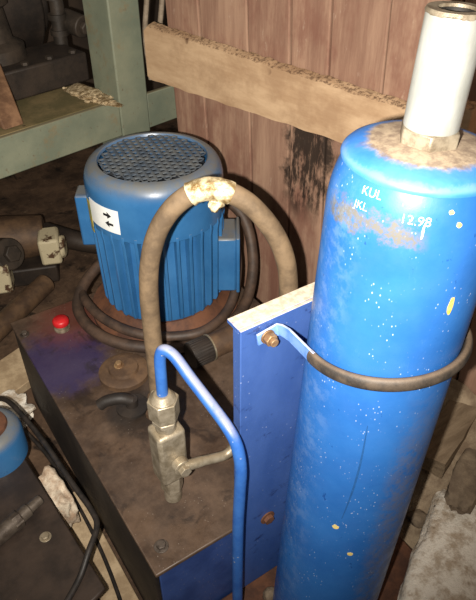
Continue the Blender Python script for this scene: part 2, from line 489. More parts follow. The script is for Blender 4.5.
# raw horizontal plank nailed across the boards
def plank():
    b = MB(); n = 90
    v0, v1 = 0.858, -0.55
    rows = []
    for i in range(n + 1):
        t = i / n; v = v0 + (v1 - v0) * t
        zt = 0.484 - 0.004 * t + 0.005 * noise.noise(V((v * 40, 1, 0))) + 0.003 * noise.noise(V((v * 120, 4, 0)))
        zb = 0.355 + 0.026 * min(1, t * 2.2) + 0.003 * noise.noise(V((v * 22, 7, 0)))
        if i == 0: zt -= 0.010; zb += 0.006
        rows.append([b.bm.verts.new(rm(u, v, z)) for (u, z) in ((0.700, zb), (0.700, zt - 0.003), (0.704, zt), (0.722, zt + 0.004), (0.7245, zt), (0.7245, zb))])
    for a, c in zip(rows, rows[1:]): b.ring_faces(a, c)
    b.bm.faces.new(rows[0][::-1]); b.bm.faces.new(rows[-1])
    return tag(b.build('wooden_plank', M['plank'], None, 40), 'raw pale horizontal plank nailed across the brown board wall', 'plank')
plank()

# ------------------------------------------------------------------ green steel frame with tray
fr = thing('equipment_rack', 'worn green painted steel frame carrying dark machinery, behind the blue motor', 'rack', rm(0.68, 0.94, FZ))
b = MB(); b.box(rm(0.680, 0.955, 0.50), (0.090, 0.110, 1.5), RROOM)
b.build('upright', M['green'], fr, 40, 0.004)
b = MB(); b.box(rm(0.20, 0.910, 0.256), (0.870, 0.014, 0.094), RROOM); b.box(rm(0.86, 0.912, 0.250), (0.268, 0.014, 0.094), RROOM)
b.build('crossbar', M['green'], fr, 40, 0.003)
b = MB(); b.box(rm(0.20, 1.19, 0.297), (0.868, 0.545, 0.012), RROOM)
b.build('tray', M['green_tray'], fr, 40, 0.002)
b = MB(); b.box(rm(-0.28, 0.955, 0.0), (0.07, 0.07, 0.49), RROOM)
b.build('upright', M['green'], fr, 40, 0.004)

# machinery standing on the tray
mc = thing('machine_unit', 'dark greasy machine with a square housing on the green frame tray', 'machine', rm(0.5, 1.25, 0.303))
b = MB(); b.box(rm(0.535, 1.155, 0.341), (0.27, 0.15, 0.076), RROOM)
b.build('base_block', M['machine'], mc, 40, 0.006)
b = MB(); b.cyl(rm(0.30, 1.40, 0.46), rm(0.66, 1.40, 0.46), 0.155, seg=40); b.cyl(rm(0.66, 1.40, 0.46), rm(0.70, 1.40, 0.46), 0.11, seg=32)
b.build('drum_housing', M['machine'], mc, 40, 0.008)
b = MB(); b.lathe([(0.085, 0), (0.085, 0.03), (0.06, 0.045), (0.05, 0.12), (0.065, 0.13), (0.065, 0.15)], rm(0.47, 1.21, 0.379), 32)
b.build('flange', M['machine2'], mc, 40)
b = MB(); b.tube(sm_path([rm(0.665, 1.20, 0.30), rm(0.668, 1.20, 0.40), rm(0.672, 1.20, 0.50), rm(0.66, 1.22, 0.62)]), 0.019, 14)
for z in (0.40, 0.44, 0.49): b.cyl(rm(0.669, 1.20, z), rm(0.669, 1.20, z + 0.014), 0.025, seg=16)
b.build('standpipe', M['machine2'], mc, 40)
b = MB(); b.cyl(rm(0.70, 1.22, 0.43), rm(0.715, 1.15, 0.42), 0.030, seg=20); b.cyl(rm(0.715, 1.15, 0.42), rm(0.717, 1.135, 0.418), 0.018, seg=6)
b.build('boss', M['machine2'], mc, 40, 0.003)
for k in range(4):
    b = MB(); b.cyl(rm(0.43 + 0.07 * k, 1.10, 0.378), rm(0.43 + 0.07 * k, 1.10, 0.386), 0.010, seg=6)
    b.build('bolt', M['machine2'], mc, 40)
b = MB(); b.tube(sm_path([rm(0.40, 1.12, 0.36), rm(0.385, 1.10, 0.43), rm(0.37, 1.16, 0.50), rm(0.33, 1.25, 0.56)]), 0.014, 12)
b.build('oil_pipe', M['machine2'], mc, 40)

b = MB()
b.hexa([rm(0.335, 0.935, 0.304), rm(0.388, 0.935, 0.304), rm(0.388, 0.97, 0.304), rm(0.335, 0.97, 0.304)],
       [rm(0.365, 1.07, 0.405), rm(0.425, 1.07, 0.405), rm(0.425, 1.10, 0.405), rm(0.365, 1.10, 0.405)])
tag(b.build('rusty_bracket', M['rust'], None, 40, 0.004), 'rusted slanting iron bracket at the left end of the green tray', 'bracket')

b = MB()
for k in range(46):
    a = random.uniform(0, 2 * PI); q = abs(random.gauss(0, 0.5))
    if q > 1: continue
    p = rm(0.600 + 0.050 * q * math.cos(a), 0.985 + 0.10 * q * math.sin(a), 0.304 + 0.006 * (1 - q))
    s_ = random.uniform(0.003, 0.008)
    b.rock(p, (s_, s_, s_ * 0.7), k, sub=1)
b.rock(rm(0.605, 0.985, 0.303), (0.036, 0.085, 0.010), 5, A11 + 0.1, 0.6, 4, 2.2)
o = tag(b.build('dust_heap', M['dust'], None, 60), 'heap of sandy sawdust in the corner of the green tray beside the post', 'dust'); o['kind'] = 'stuff'

# cords seen in the gap between the green post and the boards
for (u, v, lab) in ((0.80, 0.98, 'pale cord hanging in the gap, next to the green post'), (0.83, 0.955, 'pale cord hanging in the gap, next to the wall boards')):
    b = MB(); b.tube(sm_path([rm(u, v, 0.30), rm(u - 0.006, v, 0.42), rm(u + 0.006, v - 0.01, 0.55), rm(u, v, 0.72)]), 0.007, 10)
    tag(b.build('hanging_cord', M['cord'], None, 60), lab, 'cord')

# ------------------------------------------------------------------ rusty valve under the frame, lower left
rv = thing('pipe_valve', 'rusty valve with chipped white flange lying under the green frame', 'valve', (0.15, 1.15, FZ))
b = MB(); b.cyl((0.0, 1.30, -0.135), (0.245, 1.215, -0.135), 0.085, 0.060, 28)
b.build('valve_body', M['brown'], rv, 40, 0.006)
b = MB(); b.cyl((0.10, 1.15, -0.12), (0.115, 1.12, -0.105), 0.050, 0.046, 24); b.cyl((0.115, 1.12, -0.105), (0.122, 1.105, -0.098), 0.026, seg=6)
b.build('bonnet', M['machine2'], rv, 40, 0.003)
Rv = Matrix.Rotation(rad(-20), 3, 'Z')
b = MB(); b.box((0.235, 1.145, -0.135), (0.060, 0.085, 0.085), Rv); b.cyl((0.275, 1.125, -0.14), (0.255, 1.135, -0.14), 0.034, seg=20)
b.build('flange', M['whiterust'], rv, 40, 0.008)
b = MB(); b.box((0.045, 1.135, -0.165), (0.120, 0.07, 0.09), Rv)
b.build('flange', M['whiterust'], rv, 40, 0.008)
b = MB(); b.tube(sm_path([(0.245, 1.21, -0.13), (0.30, 1.22, -0.17), (0.36, 1.20, -0.20), (0.40, 1.17, -0.21)]), [0.035 - 0.0003 * i for i in range(25)], 16)
b.build('outlet_pipe', M['machine'], rv, 40)
b = MB(); b.box((0.13, 1.21, -0.222), (0.26, 0.10, 0.06), Rv)
b.build('foot', M['machine'], rv, 40, 0.006)
b = MB(); b.cyl((-0.10, 0.885, -0.215), (0.185, 1.085, -0.215), 0.030, seg=20)
tag(b.build('steel_bar', M['brown'], None, 40, 0.003), 'round grimy bar on the floor in front of the rusty valve', 'bar')

# ------------------------------------------------------------------ oil tank
TK = thing('oil_tank', 'long steel oil tank with grimy brown lid and blue front', 'tank', (0.25, 0.35, FZ))
b = MB(); b.box((0.25, 0.343, -0.004), (0.50, 0.690, 0.008))
b.build('lid', M['lid'], TK, 40, 0.002)
b = MB(); b.box((0.252, 0.006, -0.129), (0.488, 0.006, 0.241))
b.build('front_panel', M['tank_blue'], TK, 40, 0.001)
b = MB(); b.box((0.006, 0.347, -0.129), (0.006, 0.672, 0.241)); b.box((0.494, 0.347, -0.129), (0.006, 0.672, 0.241)); b.box((0.25, 0.682, -0.129), (0.488, 0.006, 0.241))
b.build('side_panel', M['tank_dark'], TK, 40, 0.001)
def bolt(parent, p, r=0.0075, h=0.007, m='bolt_dark', axis=(0, 0, 1), name='bolt'):
    a = V(axis); p = V(p)
    b = MB(); b.cyl(p, p + a * h * 0.25, r * 1.45, seg=18); b.hexnut(p + a * h * 0.25, p + a * h, r)
    return b.build(name, M[m], parent, 40, 0.0006)
bolt(TK, (0.029, 0.035, 0), 0.008, 0.008)
bolt(TK, (0.015, 0.632, 0), 0.007, 0.007)
bolt(TK, (0.470, 0.03, 0), 0.008, 0.008)
b = MB(); b.lathe([(0.050, 0), (0.050, 0.010), (0.040, 0.014), (0.030, 0.014), (0.028, 0.020), (0.0, 0.021)], (0.143, 0.405, 0), 36, True, False)
fc = b.build('filler_cover', M['brown'], TK, 40)
bolt(fc, (0.137, 0.412, 0.020), 0.007, 0.010, 'bolt')
b = MB(); b.lathe([(0.018, 0), (0.018, 0.006), (0.030, 0.006), (0.030, 0.012), (0.012, 0.014), (0.012, 0.03), (0.0, 0.031)], (0.115, 0.310, 0), 24, True, False)
b.tube(sm_path([(0.115, 0.310, 0.025), (0.098, 0.318, 0.034), (0.075, 0.330, 0.030), (0.062, 0.335, 0.022)]), 0.011, 12)
b.build('pipe_elbow', M['tank_dark'], TK, 40)

rc = thing('breather_cap', 'small red cap on a metal ring on the tank lid', 'cap', (0.090, 0.606, 0))
b = MB(); b.lathe([(0.017, 0), (0.017, 0.004), (0.0135, 0.005), (0.0135, 0.014)], (0.090, 0.606, 0), 28)
b.build('ring', M['zinc_rim'], rc, 40)
b = MB(); b.lathe([(0.0165, 0.014), (0.0175, 0.017), (0.0175, 0.024), (0.014, 0.028), (0.0, 0.0285)], (0.090, 0.606, 0), 28, True, False)
b.build('cap_top', M['red'], rc, 50)

# ------------------------------------------------------------------ electric motor
MX, MY = 0.322, 0.562
MT = thing('electric_motor', 'large upright blue electric motor with round fan grille, on the tank lid', 'motor', (MX, MY, 0))
b = MB(); b.lathe([(0.165, 0), (0.165, 0.012), (0.15, 0.014), (0.128, 0.026), (0.120, 0.040)], (MX, MY, 0), 64)
b.build('base_flange', M['rustbrown'], MT, 35)
b = MB(); b.lathe([(0.112, 0.036), (0.118, 0.042), (0.118, 0.250)], (MX, MY, 0), 64)
nf = 32
for k in range(nf):
    a = 2 * PI * k / nf
    d = V((math.cos(a), math.sin(a), 0)); t = V((-math.sin(a), math.cos(a), 0)) * 0.0032
    c = V((MX, MY, 0))
    prof = [(0.114, 0.046), (0.129, 0.050), (0.1325, 0.060), (0.1360, 0.230), (0.1385, 0.246), (0.1365, 0.256), (0.114, 0.262)]
    L = [b.bm.verts.new(c + d * r - t + V((0, 0, z))) for r, z in prof]
    R_ = [b.bm.verts.new(c + d * r + t + V((0, 0, z))) for r, z in prof]
    b.bm.faces.new(L); b.bm.faces.new(R_[::-1]); b.ring_faces(L, R_)
b.build('motor_body', M['motor'], MT, 40, 0.0012)
prof = [(0.1345, 0.246), (0.1365, 0.248), (0.1365, 0.320)]
for k in range(1, 11):
    a = PI / 2 * k / 10
    prof.append((0.1115 + 0.025 * math.cos(a), 0.320 + 0.042 * math.sin(a)))
prof += [(0.1085, 0.3625), (0.1065, 0.3615), (0.1045, 0.357), (0.108, 0.352), (0.131, 0.315), (0.132, 0.246)]
b = MB(); b.lathe(prof, (MX, MY, 0), 80, False, False)
r0 = None
b.build('fan_cowl', M['motor'], MT, 35)
# perforated grille: staggered cells with real holes
b = MB(); S = 0.0155
for i in range(-10, 11):
    for j in range(-10, 11):
        x = (i + (j % 2) * 0.5) * S; y = j * S * 0.866
        if math.hypot(x, y) > 0.1015: continue
        out, inn = [], []
        for k in range(6):
            a = rad(30 + 60 * k); q = (math.cos(a), math.sin(a))
            out.append((x + q[0] * S * 0.5774, y + q[1] * S * 0.5774)); inn.append((x + q[0] * S * 0.455, y + q[1] * S * 0.36))
        c = V((MX, MY, 0))
        rot = Matrix.Rotation(rad(20), 3, 'Z')
        vo = [b.bm.verts.new(c + rot @ V((p[0], p[1], 0.3605))) for p in out]
        vi = [b.bm.verts.new(c + rot @ V((p[0], p[1], 0.3605))) for p in inn]
        vd = [b.bm.verts.new(c + rot @ V((p[0], p[1], 0.3575))) for p in inn]
        b.ring_faces(vo, vi); b.ring_faces(vi, vd)
bmesh.ops.remove_doubles(b.bm, verts=b.bm.verts[:], dist=0.0002)
b.build('fan_grille', M['grille'], MT, 0)
b = MB(); b.lathe([(0.02, 0.30), (0.02, 0.335), (0.0, 0.336)], (MX, MY, 0), 20, True, False)
for k in range(9):
    a = 2 * PI * k / 9
    b.box((MX + 0.065 * math.cos(a), MY + 0.065 * math.sin(a), 0.322), (0.10, 0.003, 0.030), Matrix.Rotation(a, 3, 'Z'))
b.lathe([(0.0, 0.29), (0.118, 0.29), (0.118, 0.296), (0.0, 0.296)], (MX, MY, 0), 40, False, False)
b.build('cooling_fan', M['fan'], MT, 40)
def azbox(parent, name, az, r, size, z, m, bev):
    a = rad(az)
    b = MB(); b.box((MX + r * math.cos(a), MY + r * math.sin(a), z), size, Matrix.Rotation(a, 3, 'Z'))
    return b.build(name, M[m], parent, 40, bev)
tb = azbox(MT, 'terminal_box', -33, 0.136, (0.052, 0.085, 0.135), 0.130, 'motor', 0.005)
azbox(tb, 'box_lid', -33, 0.165, (0.008, 0.090, 0.140), 0.130, 'motor', 0.003)
lug = azbox(MT, 'side_lug', 150, 0.138, (0.040, 0.050, 0.115), 0.235, 'motor', 0.004)
def cylpatch(b, c, r, az0, az1, z0, z1, n=10, th=0.0008, nz=1, rfun=None):
    rings = []
    for i in range(n + 1):
        a = rad(az0 + (az1 - az0) * i / n)
        za, zb = (z0(i / n), z1(i / n)) if callable(z0) else (z0, z1)
        rings.append([b.bm.verts.new((c[0] + rr * math.cos(a), c[1] + rr * math.sin(a), z)) for rr, z in ((r, za), (r + th, za), (r + th, zb), (r, zb))])
    for x, y in zip(rings, rings[1:]): b.ring_faces(x, y)
    b.bm.faces.new(rings[0][::-1]); b.bm.faces.new(rings[-1])
b = MB(); cylpatch(b, (MX, MY), 0.1364, 178, 213, 0.262, 0.312, 14)
lb = b.build('label_plate', M['white'], MT, 40)
lb['label'] = 'white rotation label with two black arrows'
def arrow(b, az, z, sgn, w=0.010, h=0.007):
    pts = [(-1, 0.35), (0.0, 0.35), (0.0, 1), (1, 0), (0.0, -1), (0.0, -0.35), (-1, -0.35)]
    lo, hi = [], []
    for (x, y) in pts:
        a = rad(az) + sgn * x * w / 0.1375
        for L, r in ((lo, 0.1371), (hi, 0.1376)):
            L.append(b.bm.verts.new((MX + r * math.cos(a), MY + r * math.sin(a), z + y * h)))
    b.bm.faces.new(hi); b.bm.faces.new(lo[::-1]); b.ring_faces(lo, hi)
b = MB(); arrow(b, 202, 0.297, 1); arrow(b, 203, 0.279, -1)
b.build('arrow_mark', M['black'], lb, 0)
b = MB(); cylpatch(b, (MX, MY), 0.1364, 168, 177, 0.232, 0.300, 6)
b.build('sticker', M['yellow'], MT, 40)

# ------------------------------------------------------------------ hose loops on the lid, coupling
b = MB()
b.tube(sm_path([(0.505, 0.62, 0.20), (0.535, 0.560, 0.155), (0.520, 0.500, 0.085), (0.470, 0.445, 0.030), (0.400, 0.405, 0.016), (0.30, 0.385, 0.016), (0.222, 0.425, 0.016), (0.165, 0.480, 0.016),
                (0.136, 0.555, 0.016), (0.142, 0.640, 0.016), (0.19, 0.700, 0.030), (0.26, 0.735, 0.05)]), 0.0125, 14)
tag(b.build('hose', M['cable'], None, 60), 'dark oily hose looped widest on the tank lid around the motor base', 'hose')
b = MB()
b.tube(sm_path([(0.170, 0.690, 0.016), (0.158, 0.62, 0.034), (0.165, 0.545, 0.036), (0.195, 0.475, 0.036), (0.245, 0.425, 0.034), (0.32, 0.393, 0.036), (0.40, 0.42, 0.040), (0.455, 0.468, 0.07), (0.485, 0.52, 0.12), (0.48, 0.58, 0.17)]), 0.0105, 14)
tag(b.build('hose', M['cable'], None, 60), 'thinner dark hose lying inside and above the widest loop at the motor foot', 'hose')

cp = thing('pipe_coupling', 'dark cylindrical pipe coupling lying on the lid behind the blue panel', 'coupling', (0.34, 0.35, 0))
b = MB(); b.cyl((0.305, 0.345, 0.034), (0.47, 0.345, 0.034), 0.026, seg=28)
b.build('coupling_body', M['brown'], cp, 40, 0.002)
b = MB(); b.cyl((0.262, 0.345, 0.034), (0.306, 0.345, 0.034), 0.027, seg=28)
for k in range(28):
    a = 2 * PI * k / 28
    b.cyl((0.264, 0.345 + 0.027 * math.cos(a), 0.034 + 0.027 * math.sin(a)), (0.304, 0.345 + 0.027 * math.cos(a), 0.034 + 0.027 * math.sin(a)), 0.0016, seg=6)
b.build('knurled_ring', M['tank_dark'], cp, 40, 0.001)
b = MB(); b.cyl((0.306, 0.345, 0.034), (0.309, 0.345, 0.034), 0.0285, seg=28)
b.build('retaining_ring', M['steel'], cp, 40)
b = MB(); b.box((0.40, 0.345, 0.006), (0.08, 0.05, 0.012))
b.build('bracket', M['tank_dark'], cp, 40, 0.002)

# ------------------------------------------------------------------ big arched hose
HS = thing('hydraulic_hose', 'thick dusty hydraulic hose arching up in front of the blue motor', 'hose', (0.155, 0.27, 0))
hp = [(0.152, 0.272, 0.022), (0.154, 0.270, 0.104), (0.155, 0.270, 0.209), (0.157, 0.269, 0.293), (0.163, 0.265, 0.351), (0.177, 0.256, 0.404), (0.200, 0.240, 0.446), (0.230, 0.220, 0.470), (0.259, 0.201, 0.468),
      (0.289, 0.181, 0.446), (0.316, 0.163, 0.404), (0.332, 0.152, 0.360), (0.340, 0.147, 0.303), (0.342, 0.146, 0.20), (0.342, 0.146, 0.03)]
hpath = sm_path(hp, 8)
b = MB(); b.tube(hpath, [0.0152 + 0.0004 * noise.noise(p * 30) for p in hpath], 20)
b.build('hose_tube', M['hose'], HS, 60)
tp = [p for p in hpath if p.z > 0.4625]
b = MB(); b.tube(tp, [0.0172 + 0.0014 * noise.noise(p * 150) for p in tp], 20)
o = b.build('tape_wrap', M['tape'], HS, 60); o['label'] = 'shiny golden wrap at the top of the arch'
b = MB(); b.rock((0.247, 0.205, 0.452), (0.012, 0.009, 0.012), 4, sub=3, rough=0.5)
b.build('tape_end', M['tape'], HS, 60)
for p in ((0.152, 0.272), (0.342, 0.146)):
    b = MB(); b.cyl((p[0], p[1], 0), (p[0], p[1], 0.012), 0.026, seg=6); b.cyl((p[0], p[1], 0.012), (p[0], p[1], 0.05), 0.0185, seg=20)
    b.build('end_fitting', M['brown'], HS, 40, 0.001)

# ------------------------------------------------------------------ ball valve on the lid
VX, VY = 0.088, 0.103
VV = thing('ball_valve', 'greasy steel ball valve with a bent lever on the tank lid', 'valve', (VX, VY, 0))
b = MB(); b.box((VX, VY, 0.118), (0.046, 0.040, 0.112))
b.build('valve_body', M['steel'], VV, 40, 0.006)
b = MB(); b.cyl((VX, VY, 0.0), (VX, VY, 0.032), 0.0145, seg=22); b.hexnut((VX, VY, 0.028), (VX, VY, 0.066), 0.0185)
b.build('lower_fitting', M['steel'], VV, 40, 0.0015)
b = MB(); b.cyl((VX, VY, 0.17), (VX, VY, 0.200), 0.0160, seg=22); b.cyl((VX, VY, 0.185), (VX, VY, 0.194), 0.0195, seg=6); b.hexnut((VX, VY, 0.200), (VX, VY, 0.236), 0.0235)
b.cyl((VX, VY, 0.236), (VX, VY, 0.246), 0.0200, 0.012, 22)
b.build('upper_nut', M['steel'], VV, 40, 0.0015)
b = MB(); b.cyl((VX + 0.006, VY - 0.020, 0.108), (VX + 0.006, VY - 0.034, 0.108), 0.014, seg=20)
b.hexnut((VX + 0.006, VY - 0.034, 0.108), (VX + 0.006, VY - 0.044, 0.108), 0.010)
b.build('stem_bolt', M['steel'], VV, 40, 0.001)
lev = sm_path([(VX + 0.008, VY - 0.033, 0.110), (VX + 0.035, VY - 0.036, 0.106), (VX + 0.062, VY - 0.038, 0.098), (VX + 0.080, VY - 0.040, 0.096), (VX + 0.096, VY - 0.040, 0.106), (VX + 0.120, VY - 0.040, 0.122)], 6)
b = MB(); b.tube(lev, [0.0085] * 7 + [0.0078] * (len(lev) - 7), 14)
b.build('lever', M['steel'], VV, 50)

# blue pipe from the valve over and down
pp = [(0.088, 0.103, 0.230), (0.089, 0.103, 0.275), (0.0905, 0.103, 0.312), (0.095, 0.099, 0.328), (0.103, 0.085, 0.324), (0.109, 0.055, 0.306), (0.1155, 0.015, 0.287), (0.1185, -0.018, 0.275), (0.121, -0.036, 0.256),
      (0.121, -0.046, 0.220), (0.119, -0.047, 0.17), (0.116, -0.047, 0.080), (0.115, -0.047, -0.10), (0.115, -0.047, -0.235)]
b = MB(); b.tube(sm_path(pp, 8), 0.0082, 18)
tag(b.build('bent_pipe', M['bluepipe'], None, 60), 'thin blue pipe bent from the valve top down past the panel', 'pipe')

# ------------------------------------------------------------------ blue mounting panel
PN = thing('mounting_panel', 'upright dark blue steel panel behind the blue gas cylinder', 'panel', (0.27, -0.012, -0.17))
b = MB(); b.box((0.270, -0.0155, 0.127), (0.262, 0.005, 0.594))
b.build('plate', M['panel'], PN, 40, 0.001)
b = MB(); b.box((0.270, -0.0010, 0.421), (0.262, 0.0240, 0.006))
b.build('top_flange', M['panel'], PN, 40, 0.001)
b = MB(); b.box((0.1415, -0.0078, 0.125), (0.004, 0.0145, 0.586))
b.build('side_flange', M['panel'], PN, 40, 0.001)
b = MB(); b.box((0.3985, -0.0078, 0.125), (0.004, 0.0145, 0.586))
b.build('side_flange', M['panel'], PN, 40, 0.001)
bolt(PN, (0.191, -0.018, 0.008), 0.009, 0.008, 'rustbrown', (0, -1, 0))
bolt(PN, (0.375, -0.018, 0.008), 0.009, 0.008, 'rustbrown', (0, -1, 0))

b = MB(); b.box((0.27, -0.11, -0.222), (0.38, 0.22, 0.044))
tag(b.build('base_plate', M['rustbrown'], None, 40, 0.003), 'rusty brown steel base under the gas cylinder and blue panel', 'plate')
b = MB(); b.rock((0.186, -0.045, -0.192), (0.014, 0.012, 0.012), 8, sub=3)
tag(b.build('stone', M['concrete2'], None, 60), 'small grey lump on the rusty base below the blue panel', 'stone')

# ------------------------------------------------------------------ gas cylinder
BX, BY, BR = 0.281, -0.109, 0.0838
GC = thing('gas_cylinder', 'tall bright blue gas cylinder with a white metal cap', 'gas cylinder', (BX, BY, -0.2))
GC_OFF = 0.2
b = MB()
prof = [(0.076, -0.2), (BR, -0.19), (BR, 0.585)]
for k in range(1, 9):
    prof.append((BR - (BR - 0.0735) * (k / 8) ** 2.1, 0.585 + 0.052 * k / 8))
prof.append((0.060, 0.6385))
b.lathe(prof, (BX, BY, 0), 96)
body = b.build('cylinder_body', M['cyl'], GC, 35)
b = MB()
b.lathe([(0.0735, 0.6345), (0.0762, 0.6360), (0.0766, 0.6385), (0.0755, 0.6410), (0.0715, 0.6452), (0.0640, 0.6490), (0.052, 0.6518), (0.026, 0.6545), (0.0, 0.6545)], (BX, BY, 0), 96, True, False)
b.build('shoulder_ring', M['shoulder'], GC, 40)
b = MB(); b.cyl((BX, BY, 0.653), (BX, BY, 0.668), 0.0285, seg=6); b.build('hex_nut', M['zinc_rim'], GC, 40, 0.0015)
cap = MB()
cap.lathe([(0.0240, 0.667), (0.0248, 0.669), (0.0248, 0.7620), (0.0240, 0.7610), (0.0200, 0.7610), (0.0200, 0.7535)], (BX, BY, 0), 56, True, False)
cap = cap.build('valve_cap', M['zinc'], GC, 35)
cap['label'] = 'white zinc plated tubular cap'
b = MB()
ri, ro = [], []
N_ = 56; rows = [[] for _ in range(6)]
for k in range(N_):                                   # the worn lip has a ragged lower edge
    a = 2 * PI * k / N_; ca, sa = math.cos(a), math.sin(a)
    j = 0.0022 * noise.noise(V((ca * 3, sa * 3, 2.0))) + 0.0012 * noise.noise(V((ca * 9, sa * 9, 5.0)))
    for i, (r, z) in enumerate(((0.0247, 0.7615 + j), (0.0254, 0.7617 + j), (0.0257, 0.7630), (0.0245, 0.7655), (0.0160, 0.7655), (0.0155, 0.7585))):
        rows[i].append(b.bm.verts.new((BX + r * ca, BY + r * sa, z)))
for x, y in zip(rows, rows[1:]): b.ring_faces(x, y)
b.build('cap_rim', M['zinc_rim'], cap, 40)
b = MB(); b.lathe([(0.0157, 0.7555), (0.0157, 0.7630), (0.0100, 0.7640), (0.0085, 0.7615), (0.0, 0.7615)], (BX, BY, 0), 32, True, False)
b.build('valve_stem', M['dark_hole'], cap, 40)

def shoulder_r(z):
    pts = [(0.585, BR)] + [(p[1], p[0]) for p in prof[3:11]]
    if z <= 0.585: return BR
    for (z0, r0), (z1, r1) in zip(pts, pts[1:]):
        if z0 <= z <= z1: return r0 + (r1 - r0) * (z - z0) / (z1 - z0)
    return pts[-1][1]

def text_on_cylinder(txt, az, z, size, tilt, name):
    cu = bpy.data.curves.new(name, 'FONT')
    cu.body = txt; cu.size = size; cu.align_x = 'CENTER'; cu.align_y = 'CENTER'; cu.extrude = 0.0
    cu.resolution_u = 3; cu.offset = -0.0001
    to = bpy.data.objects.new(name, cu); COL.objects.link(to)
    dg = bpy.context.evaluated_depsgraph_get()
    me = bpy.data.meshes.new_from_object(to.evaluated_get(dg))
    bpy.data.objects.remove(to); bpy.data.curves.remove(cu)
    bm = bmesh.new(); bm.from_mesh(me); bpy.data.meshes.remove(me)
    bmesh.ops.triangulate(bm, faces=bm.faces[:])
    bmesh.ops.subdivide_edges(bm, edges=[e for e in bm.edges if e.calc_length() > 0.003], cuts=2)
    bmesh.ops.triangulate(bm, faces=bm.faces[:])
    ct, st = math.cos(tilt), math.sin(tilt)
    for v in bm.verts:
        x, y = v.co.x * ct - v.co.y * st, v.co.x * st + v.co.y * ct
        zz = z + y * 0.95
        rr = shoulder_r(zz) + 0.0012
        a = rad(az) + x / rr
        v.co = V((BX + rr * math.cos(a), BY + rr * math.sin(a), zz))
    mb = MB(); mb.bm.free(); mb.bm = bm
    return mb.build(name, M['chalk'], GC, 0)
text_on_cylinder('KUL', -169.5, 0.6275, 0.0110, 0.05, 'painted_letters')
text_on_cylinder('JKL', -174.0, 0.6140, 0.0105, 0.05, 'painted_letters')
text_on_cylinder('12.98', -138.5, 0.6150, 0.0120, 0.0, 'painted_letters')

def chip_patch(az, z, w, h, seed, m='chip', name='paint_chip'):
    b = MB(); n = 12; lo, hi = [], []
    for k in range(n):
        a = 2 * PI * k / n
        q = 1 + 0.35 * noise.noise(V((math.cos(a) * 1.5, math.sin(a) * 1.5, seed)))
        x, y = w / 2 * q * math.cos(a), h / 2 * q * math.sin(a)
        rr = shoulder_r(z + y)
        aa = rad(az) + x / rr
        lo.append(b.bm.verts.new((BX + rr * math.cos(aa), BY + rr * math.sin(aa), z + y)))
        rr += 0.0007
        hi.append(b.bm.verts.new((BX + rr * math.cos(aa), BY + rr * math.sin(aa), z + y)))
    b.bm.faces.new(hi); b.bm.faces.new(lo[::-1]); b.ring_faces(lo, hi)
    return b.build(name, M[m], GC, 40)
chip_patch(-102.4, 0.5258, 0.0055, 0.021, 1)
chip_patch(-145.0, 0.1657, 0.0085, 0.0075, 2)
chip_patch(-127.2, 0.1129, 0.008, 0.006, 3)
chip_patch(-118.1, 0.6240, 0.0045, 0.004, 4)
chip_patch(-112.0, 0.6130, 0.0050, 0.0045, 5)
chip_patch(-133.0, 0.6060, 0.0022, 0.012, 6, 'chalk')
b = MB(); ns = 24; rows = []
for i in range(ns + 1):
    t = i / ns
    az = rad(-138.4 + (-141.8 + 138.4) * t) + 0.05 * math.sin(t * 3.0); z = 0.362 + (0.187 - 0.362) * t
    w = 0.0008 * (0.5 + math.sin(PI * t))
    rows.append([b.bm.verts.new((BX + rr * math.cos(az + s_ * w / BR), BY + rr * math.sin(az + s_ * w / BR), z)) for s_, rr in ((-1, BR - 0.0003), (-1, BR + 0.0004), (1, BR + 0.0004), (1, BR - 0.0003))])
for x, y in zip(rows, rows[1:]): b.ring_faces(x, y)
b.bm.faces.new(rows[0][::-1]); b.bm.faces.new(rows[-1])
b.build('scratch_mark', M['scratch'], GC, 40)

GC.location.x -= 0.040 * 0.85
GC.rotation_euler = (0, math.atan(0.040), 0)        # the cylinder leans a little
# clamp: flat blue strap from the panel, rubber sleeve around the front of the cylinder
CL = thing('cylinder_clamp', 'blue metal strap clamp with black rubber sleeve holding the gas cylinder', 'clamp', (0.281, -0.11, 0.40))
def ring_pt(az, r): 
    a = rad(az); x, y = BX - 0.0095 + r * math.cos(a), BY + r * math.sin(a)
    return V((x, y, 0.4085 + (-0.02 - y) * 0.165))
def strap(b, path, hw, th, ups):
    rows = []
    P = [V(p) for p in path]
    for i, p in enumerate(P):
        t = (P[min(i + 1, len(P) - 1)] - P[max(i - 1, 0)]).normalized()
        u = V((0, 0, 1)); u = (u - t * u.dot(t)).normalized(); w = t.cross(u)
        rows.append([b.bm.verts.new(p + u * (hw * su) + w * (th * sw)) for su, sw in ((-1, -1), (1, -1), (1, 1), (-1, 1))])
    for x, y in zip(rows, rows[1:]): b.ring_faces(x, y)
    b.bm.faces.new(rows[0][::-1]); b.bm.faces.new(rows[-1])
RS = BR + 0.0060
left_leg = [(0.160, -0.0215, 0.404), (0.183, -0.0215, 0.407), (0.1885, -0.0235, 0.409), (0.1905, -0.030, 0.4105), (0.191, -0.042, 0.4125), ring_pt(163, RS + 0.001), ring_pt(172, RS)]
right_leg = [(0.402, -0.0215, 0.404), (0.379, -0.0215, 0.407), (0.3735, -0.0235, 0.409), (0.3715, -0.030, 0.4105), (0.371, -0.042, 0.4125), ring_pt(17, RS + 0.001), ring_pt(8, RS)]
b = MB(); strap(b, left_leg, 0.0085, 0.0016, 1); b.build('strap', M['strap'], CL, 40, 0.0006)
b = MB(); strap(b, right_leg, 0.0085, 0.0016, 1); b.build('strap', M['strap'], CL, 40, 0.0006)
sl = [ring_pt(167 + (373 - 167) * i / 60, RS) for i in range(61)]
b = MB(); b.tube(sl, 0.0086, 16)
